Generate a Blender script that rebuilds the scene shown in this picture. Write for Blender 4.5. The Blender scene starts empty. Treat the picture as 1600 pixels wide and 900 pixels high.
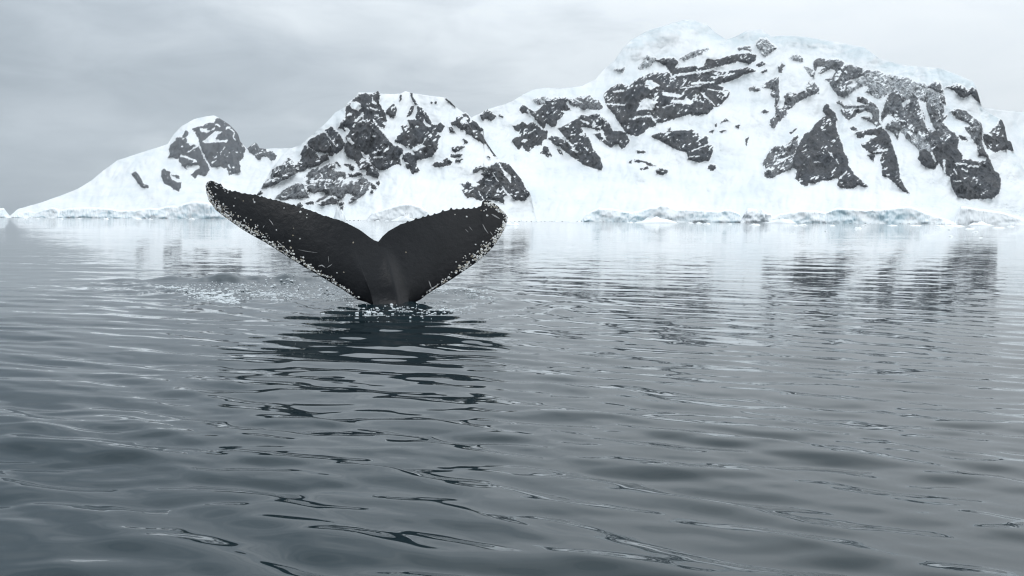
import bpy, math, random
import numpy as np
from mathutils import Matrix, Vector

random.seed(7)
rng = np.random.default_rng(11)
S = bpy.context.scene
COL = S.collection

# ------------------------------------------------------------------ camera
CAM_H, FPX = 1.42, 1500.0                 # height over the water, focal length for a 1600 px wide frame
cam_d = bpy.data.cameras.new("camera")
cam_d.sensor_width = 36.0
cam_d.lens = 36.0 * FPX / 1600.0
cam_d.clip_start, cam_d.clip_end = 0.1, 80000.0
cam = bpy.data.objects.new("camera", cam_d)
COL.objects.link(cam)
PITCH, ROLL = math.atan((450.0 - 345.2) / FPX), math.atan(0.0066)
CM = Matrix.Rotation(math.radians(90) - PITCH, 4, 'X') @ Matrix.Rotation(ROLL, 4, 'Z')
CM.translation = (0, 0, CAM_H)
cam.matrix_world = CM
S.camera = cam
CR = np.array(CM.to_3x3())

def ray(px, py):
    """sight line of a bearing read off the photograph, per metre of distance ahead"""
    px = np.asarray(px, float); py = np.asarray(py, float)
    v = np.stack([(px - 800) / FPX, (450 - py) / FPX, -np.ones_like(px)], -1) @ CR.T
    return v / v[..., 1:2]
def at(px, py, D):
    return np.array([0, 0, CAM_H]) + ray(px, py) * np.asarray(D, float)[..., None]
def on_water(px, py):
    r = ray(px, py)
    return np.array([0, 0, CAM_H]) + r * (-CAM_H / r[..., 2:3])

# ------------------------------------------------------------------ sky, sun, exposure
SUN_EL, SUN_AZ = math.radians(36), math.radians(238)       # azimuth clockwise from +Y
w = bpy.data.worlds.new("World"); S.world = w; w.use_nodes = True
nt = w.node_tree; nt.nodes.clear()
def N(nt, t, **kw):
    n = nt.nodes.new(t)
    for k, v in kw.items(): setattr(n, k, v)
    return n
def setin(n, **kw):
    for k, v in kw.items(): n.inputs[k.replace('_', ' ')].default_value = v
def ramp(nt, fac, stops, interp='LINEAR'):
    r = N(nt, 'ShaderNodeValToRGB'); r.color_ramp.interpolation = interp
    e = r.color_ramp.elements
    while len(e) < len(stops): e.new(0.5)
    for i, (p, c) in enumerate(stops):
        e[i].position = p
        e[i].color = (c, c, c, 1) if isinstance(c, (int, float)) else (*c, 1)
    nt.links.new(fac, r.inputs[0]); return r.outputs[0]
def math_n(nt, op, a, b=None, c=None, clamp=False):
    m = N(nt, 'ShaderNodeMath', operation=op); m.use_clamp = clamp
    for i, x in enumerate((a, b, c)):
        if x is None: continue
        if isinstance(x, (int, float)): m.inputs[i].default_value = x
        else: nt.links.new(x, m.inputs[i])
    return m.outputs[0]
def mixc(nt, fac, a, b, mode='MIX'):
    m = N(nt, 'ShaderNodeMix', data_type='RGBA', blend_type=mode)
    for i, x in ((0, fac), (6, a), (7, b)):
        if isinstance(x, (int, float)): m.inputs[i].default_value = x
        elif isinstance(x, tuple): m.inputs[i].default_value = (*x, 1)
        else: nt.links.new(x, m.inputs[i])
    return m.outputs[2]
def noise(nt, vec, scale, detail=4, rough=0.5, dist=0.0, out=0):
    n = N(nt, 'ShaderNodeTexNoise'); setin(n, Scale=scale, Detail=detail, Roughness=rough, Distortion=dist)
    if vec is not None: nt.links.new(vec, n.inputs['Vector'])
    return n.outputs[out]
def mapping(nt, vec, scale=(1, 1, 1), rot=(0, 0, 0), loc=(0, 0, 0)):
    m = N(nt, 'ShaderNodeMapping'); setin(m, Scale=scale, Rotation=rot, Location=loc)
    nt.links.new(vec, m.inputs['Vector']); return m.outputs[0]

sky = N(nt, 'ShaderNodeTexSky', sky_type='NISHITA', sun_disc=False)
sky.sun_elevation, sky.sun_rotation = SUN_EL, SUN_AZ
tc = N(nt, 'ShaderNodeTexCoord')
SKY = 0.1
big = noise(nt, mapping(nt, tc.outputs['Generated'], (2.2, 2.2, 5.0), loc=(0.3, 0.1, 0.55)), 1.0, 3, .5, .3)
fine = noise(nt, mapping(nt, tc.outputs['Generated'], (5, 5, 15), (0, .15, 0), (1.3, 0, .2)), 1.6, 6, .55, .5)
sep = N(nt, 'ShaderNodeSeparateXYZ'); nt.links.new(tc.outputs['Generated'], sep.inputs[0])
side = math_n(nt, 'MULTIPLY_ADD', sep.outputs[0], 0.72, 0.09)           # cloud deck thins towards the east
t = math_n(nt, 'MULTIPLY_ADD', big, 0.75, side)
t = math_n(nt, 'MULTIPLY_ADD', fine, 0.46, math_n(nt, 'SUBTRACT', t, .06))
cloud = ramp(nt, t, [(0.24, (3.5, 4.1, 4.65)), (0.46, (5.5, 6.15, 6.75)), (0.72, (8.3, 8.95, 9.45)), (1.0, (9.5, 10.0, 10.4))])
lift = N(nt, 'ShaderNodeMapRange', interpolation_type='SMOOTHSTEP'); setin(lift, **{'From Min': .10, 'From Max': .60, 'To Min': 1.0, 'To Max': 2.05})
nt.links.new(sep.outputs[2], lift.inputs['Value'])
vs_ = N(nt, 'ShaderNodeVectorMath', operation='SCALE'); nt.links.new(cloud, vs_.inputs[0]); nt.links.new(lift.outputs[0], vs_.inputs['Scale'])
col = mixc(nt, 0.94, sky.outputs[0], vs_.outputs[0])
bg = N(nt, 'ShaderNodeBackground'); bg.inputs['Strength'].default_value = SKY
nt.links.new(col, bg.inputs['Color'])
wo = N(nt, 'ShaderNodeOutputWorld'); nt.links.new(bg.outputs[0], wo.inputs['Surface'])

sd = bpy.data.lights.new("sun", 'SUN'); sd.energy = 0.5; sd.angle = math.radians(14); sd.color = (1.0, .985, .96)
so = bpy.data.objects.new("sun", sd); COL.objects.link(so)
sdir = Vector((math.sin(SUN_AZ) * math.cos(SUN_EL), math.cos(SUN_AZ) * math.cos(SUN_EL), math.sin(SUN_EL)))
so.rotation_euler = sdir.to_track_quat('Z', 'Y').to_euler(); so.location = sdir * 50

S.view_settings.view_transform = 'Standard'; S.view_settings.look = 'None'
S.view_settings.exposure = -0.02; S.view_settings.gamma = 1.0; S.view_settings.use_curve_mapping = False
S.cycles.max_bounces = 6; S.cycles.volume_bounces = 0
S.cycles.use_adaptive_sampling = False; S.cycles.filter_width = 1.2
S.cycles.use_denoising = True
S.cycles.denoiser = 'OPENIMAGEDENOISE'
S.cycles.denoising_input_passes = 'RGB_ALBEDO_NORMAL'

# ------------------------------------------------------------------ numeric helpers
_perm = rng.permutation(256); _perm = np.concatenate([_perm, _perm])
_ang = rng.uniform(0, 2 * np.pi, 256); _gx, _gy = np.cos(_ang), np.sin(_ang)
def perlin(x, y, seed=0):
    x = np.asarray(x, float) + seed * 17.31; y = np.asarray(y, float) + seed * 9.77
    xi = np.floor(x).astype(np.int64); yi = np.floor(y).astype(np.int64)
    xf, yf = x - xi, y - yi
    u, v = xf**3 * (xf * (xf * 6 - 15) + 10), yf**3 * (yf * (yf * 6 - 15) + 10)
    def g(ix, iy, dx, dy):
        h = _perm[_perm[ix & 255] + (iy & 255)]
        return _gx[h] * dx + _gy[h] * dy
    a, b = g(xi, yi, xf, yf), g(xi + 1, yi, xf - 1, yf)
    c, d = g(xi, yi + 1, xf, yf - 1), g(xi + 1, yi + 1, xf - 1, yf - 1)
    return (a + u * (b - a)) * (1 - v) + (c + u * (d - c)) * v
def fbm(x, y, o=4, seed=0, gain=.5):
    s, a = 0, 1.0
    for i in range(o):
        s = s + a * perlin(x * 2**i, y * 2**i, seed + i); a *= gain
    return s
def ridged(x, y, o=3, seed=0):
    s, a = 0, 1.0
    for i in range(o):
        s = s + a * (1 - 2 * np.abs(perlin(x * 2**i, y * 2**i, seed + i)) * 1.4); a *= .5
    return s
def sstep(a, b, x):
    t = np.clip((x - a) / (b - a), 0, 1); return t * t * (3 - 2 * t)
def poly_sd(P, X, Y):
    """signed distance (positive inside) of points to a closed outline"""
    P = np.asarray(P, float); d2 = np.full(X.shape, 1e18); ins = np.zeros(X.shape, bool)
    for (x0, y0), (x1, y1) in zip(P, np.roll(P, -1, 0)):
        ex, ey = x1 - x0, y1 - y0
        t = np.clip(((X - x0) * ex + (Y - y0) * ey) / (ex * ex + ey * ey + 1e-9), 0, 1)
        d2 = np.minimum(d2, (X - x0 - t * ex)**2 + (Y - y0 - t * ey)**2)
        c = (y0 > Y) != (y1 > Y)
        if ey != 0: ins ^= c & (X < (Y - y0) * ex / ey + x0)
    return np.where(ins, 1, -1) * np.sqrt(d2)
def stroke_sd(P, wd, X, Y):
    P = np.asarray(P, float); d2 = np.full(X.shape, 1e18)
    for (x0, y0), (x1, y1) in zip(P[:-1], P[1:]):
        ex, ey = x1 - x0, y1 - y0
        t = np.clip(((X - x0) * ex + (Y - y0) * ey) / (ex * ex + ey * ey + 1e-9), 0, 1)
        d2 = np.minimum(d2, (X - x0 - t * ex)**2 + (Y - y0 - t * ey)**2)
    return wd / 2 - np.sqrt(d2)

def mesh_obj(name, V, F, mat, parent=None, smooth=True, normals=None):
    me = bpy.data.meshes.new(name)
    V = np.asarray(V, np.float32).reshape(-1, 3); F = np.asarray(F, np.int32)
    k = F.shape[1]
    me.vertices.add(len(V)); me.vertices.foreach_set("co", V.ravel())
    me.loops.add(F.size); me.loops.foreach_set("vertex_index", F.ravel())
    me.polygons.add(len(F)); me.polygons.foreach_set("loop_start", np.arange(0, F.size, k, dtype=np.int32))
    me.polygons.foreach_set("use_smooth", np.full(len(F), smooth))
    me.update(calc_edges=True); me.validate()
    if normals is not None: me.normals_split_custom_set_from_vertices(np.asarray(normals, np.float32).tolist())
    if mat: me.materials.append(mat)
    o = bpy.data.objects.new(name, me); COL.objects.link(o)
    if parent: o.parent = parent
    return o
def add_attr(o, name, vals):
    a = o.data.attributes.new(name, 'FLOAT', 'POINT'); a.data.foreach_set("value", np.asarray(vals, np.float32))
def grid_faces(nr, nc, wrap=False):
    i = np.arange(nr - 1)[:, None]; j = np.arange(nc if wrap else nc - 1)[None, :]
    j2 = (j + 1) % nc
    return np.stack([i * nc + j, i * nc + j2, (i + 1) * nc + j2, (i + 1) * nc + j], -1).reshape(-1, 4)
def tag(o, label=None, cat=None, group=None, kind=None):
    for k, v in (('label', label), ('category', cat), ('group', group), ('kind', kind)):
        if v: o[k] = v
    return o
def material(name):
    m = bpy.data.materials.new(name); m.use_nodes = True
    return m, m.node_tree, m.node_tree.nodes['Principled BSDF']

# ------------------------------------------------------------------ materials
def mat_snow():
    m, nt, b = material("snow")
    g = N(nt, 'ShaderNodeNewGeometry')
    n1 = noise(nt, g.outputs['Position'], 0.004, 5, .6)
    snowc = ramp(nt, n1, [(.35, (.69, .73, .75)), (.5, (.76, .78, .79)), (.62, (.80, .81, .815))])
    ic = N(nt, 'ShaderNodeAttribute', attribute_name='ice')            # bare glacier ice along the crest, coloured towards the sky in place of mist
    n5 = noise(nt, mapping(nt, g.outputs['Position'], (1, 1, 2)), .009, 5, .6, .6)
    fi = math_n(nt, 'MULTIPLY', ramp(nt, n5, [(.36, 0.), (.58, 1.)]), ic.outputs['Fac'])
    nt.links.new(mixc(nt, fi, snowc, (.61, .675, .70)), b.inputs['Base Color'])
    setin(b, Roughness=.75); b.inputs['Specular IOR Level'].default_value = .2
    bm = N(nt, 'ShaderNodeBump'); setin(bm, Strength=.35, Distance=6.0)
    nt.links.new(noise(nt, g.outputs['Position'], 0.02, 4, .6), bm.inputs['Height'])
    nt.links.new(bm.outputs[0], b.inputs['Normal'])
    return m
def mat_rock():
    m, nt, b = material("rock")
    g = N(nt, 'ShaderNodeNewGeometry'); P = g.outputs['Position']
    at_ = N(nt, 'ShaderNodeAttribute', attribute_name='rock')
    n1 = noise(nt, P, 0.012, 6, .65); n2 = noise(nt, mapping(nt, P, (1, 1, .35)), 0.06, 5, .65)
    c = mixc(nt, ramp(nt, n1, [(.38, 0.), (.62, 1.)]), (.017, .022, .031), (.046, .044, .045))
    c = mixc(nt, ramp(nt, n2, [(.44, 0.), (.66, .8)]), c, (.016, .019, .024))
    n3 = noise(nt, P, 0.25, 3, .6)
    f = math_n(nt, 'MULTIPLY_ADD', math_n(nt, 'SUBTRACT', n3, .5), 2.6, at_.outputs['Fac'])
    f = ramp(nt, math_n(nt, 'ADD', f, .5), [(.25, 0.), (.75, 1.)])
    fr = N(nt, 'ShaderNodeAttribute', attribute_name='frost')
    n4 = noise(nt, mapping(nt, P, (1, 1, .45), (0, .35, 0)), .07, 5, .7)
    c = mixc(nt, math_n(nt, 'MULTIPLY', ramp(nt, n4, [(.38, 0.), (.64, 1.)]), fr.outputs['Fac']), c, (.72, .75, .77))
    c = mixc(nt, f, (.79, .805, .812), c)
    nt.links.new(c, b.inputs['Base Color']); setin(b, Roughness=.85)
    b.inputs['Specular IOR Level'].default_value = .25
    bm = N(nt, 'ShaderNodeBump'); setin(bm, Strength=.9, Distance=9.0)
    nt.links.new(n2, bm.inputs['Height']); nt.links.new(bm.outputs[0], b.inputs['Normal'])
    return m
def mat_ice(name, blue, amt):
    m, nt, b = material(name)
    g = N(nt, 'ShaderNodeNewGeometry'); P = g.outputs['Position']
    n1 = noise(nt, mapping(nt, P, (1, 1, 1.6)), 0.011, 6, .6, 1.0)
    sp = N(nt, 'ShaderNodeSeparateXYZ'); nt.links.new(g.outputs['Normal'], sp.inputs[0])
    up = math_n(nt, 'MULTIPLY_ADD', sp.outputs[2], -.9, .85, clamp=True)      # snow lies on what faces up
    f = math_n(nt, 'MULTIPLY', math_n(nt, 'MULTIPLY', ramp(nt, n1, [(.40, .05), (.62, 1.)]), up), amt)
    nt.links.new(mixc(nt, f, (.90, .92, .93), blue), b.inputs['Base Color']); setin(b, Roughness=.5)
    bm = N(nt, 'ShaderNodeBump'); setin(bm, Strength=.3, Distance=4.0)
    nt.links.new(n1, bm.inputs['Height']); nt.links.new(bm.outputs[0], b.inputs['Normal'])
    return m
def mat_water():
    m, nt, b = material("sea_water")
    b.inputs['Base Color'].default_value = (.006, .017, .022, 1)
    setin(b, Roughness=.03, IOR=1.333)
    g = N(nt, 'ShaderNodeNewGeometry'); P = g.outputs['Position']
    ru = N(nt, 'ShaderNodeAttribute', attribute_name='ruffle')
    def slopes(scale, stretch, rot, det):
        n = noise(nt, mapping(nt, P, (stretch, 1, 1), (0, 0, rot)), scale, det, .55, 0, out=1)
        s = N(nt, 'ShaderNodeVectorMath', operation='SUBTRACT'); nt.links.new(n, s.inputs[0])
        s.inputs[1].default_value = (.5, .5, .5); return s.outputs[0]
    s1 = slopes(4.5, .35, .25, 3); s2 = slopes(.22, .25, .1, 4)
    v1 = N(nt, 'ShaderNodeVectorMath', operation='SCALE'); nt.links.new(s1, v1.inputs[0]); v1.inputs['Scale'].default_value = 1.0
    v2 = N(nt, 'ShaderNodeVectorMath', operation='SCALE'); nt.links.new(s2, v2.inputs[0]); v2.inputs['Scale'].default_value = .35
    a = N(nt, 'ShaderNodeVectorMath', operation='ADD'); nt.links.new(v1.outputs[0], a.inputs[0]); nt.links.new(v2.outputs[0], a.inputs[1])
    flat = N(nt, 'ShaderNodeVectorMath', operation='MULTIPLY'); nt.links.new(a.outputs[0], flat.inputs[0]); flat.inputs[1].default_value = (.6, 1, 0)
    sc = N(nt, 'ShaderNodeVectorMath', operation='SCALE'); nt.links.new(flat.outputs[0], sc.inputs[0]); nt.links.new(ru.outputs['Fac'], sc.inputs['Scale'])
    ad = N(nt, 'ShaderNodeVectorMath', operation='ADD'); nt.links.new(g.outputs['Normal'], ad.inputs[0]); nt.links.new(sc.outputs[0], ad.inputs[1])
    nm = N(nt, 'ShaderNodeVectorMath', operation='NORMALIZE'); nt.links.new(ad.outputs[0], nm.inputs[0])
    nt.links.new(nm.outputs[0], b.inputs['Normal'])
    return m
def mat_whale():
    m, nt, b = material("whale_skin")
    g = N(nt, 'ShaderNodeNewGeometry'); P = g.outputs['Position']
    n1 = noise(nt, P, 3.0, 6, .65); n2 = noise(nt, mapping(nt, P, (1, 1, 4), (0, .5, 0)), 14, 4, .6)
    c = mixc(nt, ramp(nt, n1, [(.35, 0.), (.7, 1.)]), (.0045, .005, .0066), (.0105, .0107, .0128))
    c = mixc(nt, ramp(nt, n2, [(.62, 0.), (.8, .35)]), c, (.022, .022, .024))
    nt.links.new(c, b.inputs['Base Color']); setin(b, Roughness=.34); b.inputs['Specular IOR Level'].default_value = .30
    bm = N(nt, 'ShaderNodeBump'); setin(bm, Strength=.5, Distance=.02)
    nt.links.new(noise(nt, P, 9, 6, .62), bm.inputs['Height']); nt.links.new(bm.outputs[0], b.inputs['Normal'])
    return m
def mat_barnacle():
    m, nt, b = material("barnacle_shell")
    g = N(nt, 'ShaderNodeNewGeometry')
    c = ramp(nt, g.outputs['Random Per Island'], [(0, (.30, .25, .18)), (.18, (.55, .51, .43)), (.35, (.82, .82, .79)), (1, (.92, .92, .91))])
    nt.links.new(c, b.inputs['Base Color']); setin(b, Roughness=.6); return m
def mat_plain(name, c, r=.6):
    m, nt, b = material(name)
    g = N(nt, 'ShaderNodeNewGeometry')
    n1 = noise(nt, g.outputs['Position'], 3.0, 3)
    nt.links.new(mixc(nt, n1, tuple(x * .85 for x in c), tuple(min(1, x * 1.12) for x in c)), b.inputs['Base Color'])
    setin(b, Roughness=r); return m
SNOW, ROCK, WATER, SKIN, SHELL = mat_snow(), mat_rock(), mat_water(), mat_whale(), mat_barnacle()
BLUE_ICE = mat_ice("blue_ice", (.50, .69, .77), 1.0)
GREY_ICE = mat_ice("grey_ice", (.58, .63, .66), 1.0)
FLOE = mat_ice("floe_ice", (.62, .80, .86), .6)
FOAM = mat_plain("foam", (.64, .68, .70), .5)
SCAR = mat_plain("scar", (.42, .42, .42), .5)
SHORE = mat_plain("shore_rock", (.07, .07, .075), .9)

# ------------------------------------------------------------------ sea
WH = on_water(np.array(612.), np.array(474.))              # where the tail stands
def sea():
    f = 960.0
    r = [0.25]
    while r[-1] < 3.3: r.append(r[-1] * 1.045)
    while r[-1] < 70: r.append(r[-1] + max(.006, .62 * r[-1]**2 / (CAM_H * f)) if r[-1] < 45 else r[-1] * 1.02)
    while r[-1] < 16500: r.append(r[-1] * 1.06)
    r = np.array(r)
    fine = np.radians(np.arange(-38, 38.01, .064)); coarse = np.radians(np.arange(40, 320.1, 4))
    a = np.concatenate([fine, coarse])
    R, A = np.meshgrid(r, a, indexing='ij')
    X, Y = R * np.sin(A), R * np.cos(A)
    dr = np.gradient(r)[:, None] * np.ones_like(A)
    infine = np.zeros(len(a)); infine[:len(fine)] = 1
    res = np.maximum(dr, R * np.where(infine, .0012, .07)[None, :])
    Z = np.zeros_like(X); lost = np.zeros_like(X)
    Xw, Yw = WH[0], WH[1]
    # calm and ruffled patches
    ruf = np.clip(.75 + .7 * fbm(X / 9 + 3, Y / 16, 3, 21), .25, 1.7)
    g = np.random.default_rng(5)
    waves = []
    for lam, n, s in ((2.6, 5, .014), (1.5, 6, .018), (.95, 8, .028), (.62, 10, .062), (.42, 13, .082), (.29, 14, .050), (.19, 10, .010)):
        for k in range(n):
            l = lam * g.uniform(.78, 1.28); th = math.radians(66) + g.normal(0, .27)
            waves.append((l, th, s * math.sqrt(2.0 / n) * g.uniform(.7, 1.3), g.uniform(0, 6.28)))
    wx = .35 * perlin(X / 3.1, Y / 3.1, 3); wy = .35 * perlin(X / 3.3, Y / 2.9, 5)
    Xd, Yd = X + wx, Y + wy
    for l, th, s, ph in waves:
        k = 2 * math.pi / l
        keep = sstep(2.6, 5.0, l / res)
        p = k * (Xd * math.cos(th) + Yd * math.sin(th)) + ph
        sl = s * (ruf * (1.38 - .78 * sstep(5, 12, R)) if l < .7 else 1.0 - .5 * sstep(6, 16, R))
        Z += keep * sl / k * (np.sin(p) + .22 * np.cos(2 * p))
        lost += (1 - keep**2) * (sl**2) / 2
    # rings and churned water round the tail
    d = np.hypot((X - Xw), (Y - Yw) * 1.0)
    kk = sstep(2.6, 5, .55 / res)
    Z += kk * .016 * np.exp(-((d - 1.2) / 2.4)**2) * np.sin(2 * math.pi * d / .75 + 1.5 * perlin(X, Y, 8))
    def patch(px, py, rx, ry):
        c = on_water(np.array(float(px)), np.array(float(py)))
        return np.exp(-((X - c[0]) / rx)**2 - ((Y - c[1]) / ry)**2)
    ch = 1.0 * patch(400, 448, 3.0, 1.6) + .6 * patch(520, 440, 1.6, 1.5) + .9 * patch(330, 455, 1.3, .8) + .9 * patch(610, 478, 1.5, .8) + .5 * patch(715, 458, .9, .7) + .35 * patch(480, 445, 2.0, 3.0)
    ch = np.clip(ch, 0, 1.1)
    chop = np.zeros_like(X)
    msk = ch > .02
    xm, ym = X[msk], Y[msk]
    chop[msk] = .095 * fbm(xm / .8, ym / .9, 2, 40) + .06 * (np.abs(fbm(xm / .30, ym / .40, 3, 44)))
    Z += ch * chop
    Z += .10 * patch(715, 460, .55, .5) + .05 * patch(800, 474, .25, .5) + .05 * patch(872, 486, .2, .4)
    Z += .24 * patch(400, 440, 2.6, .40) * (.6 + .8 * perlin(X / .6, Y / .6, 50)) + .10 * patch(350, 463, 1.2, .3) * (.6 + .8 * perlin(X / .5, Y / .5, 51))
    ruffle = np.sqrt(lost) * 2.1 + ch * .10
    ruffle *= 1 - .55 * sstep(14, 60, R)
    V = np.stack([X, Y, Z], -1).reshape(-1, 3)
    F = grid_faces(len(r), len(a), wrap=True)[:, ::-1]
    o = mesh_obj("sea", V, F, WATER)
    add_attr(o, "ruffle", ruffle.ravel())
    tag(o, "grey rippled sea water around the whale tail reaching to the icy shore", None, None, 'structure')
    return (r, a, Z)
SEA = sea()
def sea_z(x, y):
    r, a, Z = SEA
    rr, aa = np.hypot(x, y), np.arctan2(x, y)
    i = np.clip(np.searchsorted(r, rr), 1, len(r) - 1); n = int(np.sum(np.abs(a) < .68))
    j = np.clip(np.searchsorted(a[:n], aa), 0, n - 1)
    return Z[i, j]

# ------------------------------------------------------------------ mountains
# rock outcrops read off enlarged sheets of the photograph: sheet -> (left, top, scale)
SHEET = dict(a=(240, 170, .15), b=(400, 130, .15), c=(400, 220, .15), d=(600, 130, .15), e=(640, 215, .15),
             f=(740, 120, .17784), g=(930, 30, .18892), h=(930, 130, .18892), i=(1140, 60, .15), j=(1160, 170, .175),
             k=(1340, 90, .1625), l=(1360, 190, .15), m=(0, 150, .3125))
def tr(sh, pts):
    x, y, s = SHEET[sh]
    return [(x + p * s, y + q * s) for p, q in pts]
# (sheet, share of snow lying on it, outline, [snow cut-outs: outline, or (width, line)])
LEFT_ROCK = [
 ('a', .04, [(235,310),(320,270),(340,310),(345,345),(305,365),(365,360),(375,385),(440,380),(470,400),(520,520),(585,630),(540,695),(460,685),(435,725),(390,690),(440,640),(500,605),(470,585),(400,590),(330,590),(345,630),(295,595),(290,560),(260,545),(205,500),(150,515),(175,475),(160,430),(175,380),(230,340)],
  [(16,[(360,450),(460,385)]),(24,[(285,490),(360,510),(440,545)]),(16,[(430,240),(480,390),(530,510),(600,620)])]),
 ('a', 0, [(325,230),(350,230),(358,275),(340,290),(320,265)], []),
 ('a', .06, [(645,110),(700,100),(740,125),(850,215),(885,270),(900,340),(960,425),(935,460),(940,500),(905,540),(880,530),(900,600),(905,660),(830,675),(780,690),(770,640),(720,605),(680,600),(610,610),(570,560),(530,490),(490,400),(475,350),(480,330),(430,240),(400,215),(430,200),(520,180),(560,150),(640,150)],
  [[(480,205),(540,205),(580,240),(560,250),(490,240)],[(590,270),(640,235),(720,235),(660,280),(640,310),(690,330),(780,320),(760,345),(640,350),(560,360),(500,340),(560,310)],(14,[(770,190),(840,240),(830,300),(850,330)]),(22,[(650,165),(690,180)]),(16,[(570,240),(640,200)]),(14,[(780,580),(795,615)]),(18,[(430,240),(480,390),(530,510),(600,620)]),(12,[(720,430),(745,400)])]),
 ('a', .08, [(975,400),(1000,360),(1060,350),(1085,375),(1100,410),(1170,415),(1170,450),(1240,450),(1280,490),(1265,525),(1230,545),(1200,510),(1180,490),(1120,500),(1110,530),(1070,525),(1060,490),(1030,475),(1000,450),(985,420)], [(14,[(1060,480),(1120,455)])]),
 ('a', .05, [(85,650),(110,620),(130,645),(170,655),(165,695),(200,740),(240,775),(285,770),(285,810),(265,855),(210,840),(175,800),(120,785),(95,740),(85,700)], []),
 ('a', .05, [(185,690),(230,690),(270,705),(265,725),(220,705)], []),
 ('m', .05, [(655,385),(680,380),(705,415),(715,440),(745,450),(740,460),(710,458),(690,435),(670,405)], []),
]
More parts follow.
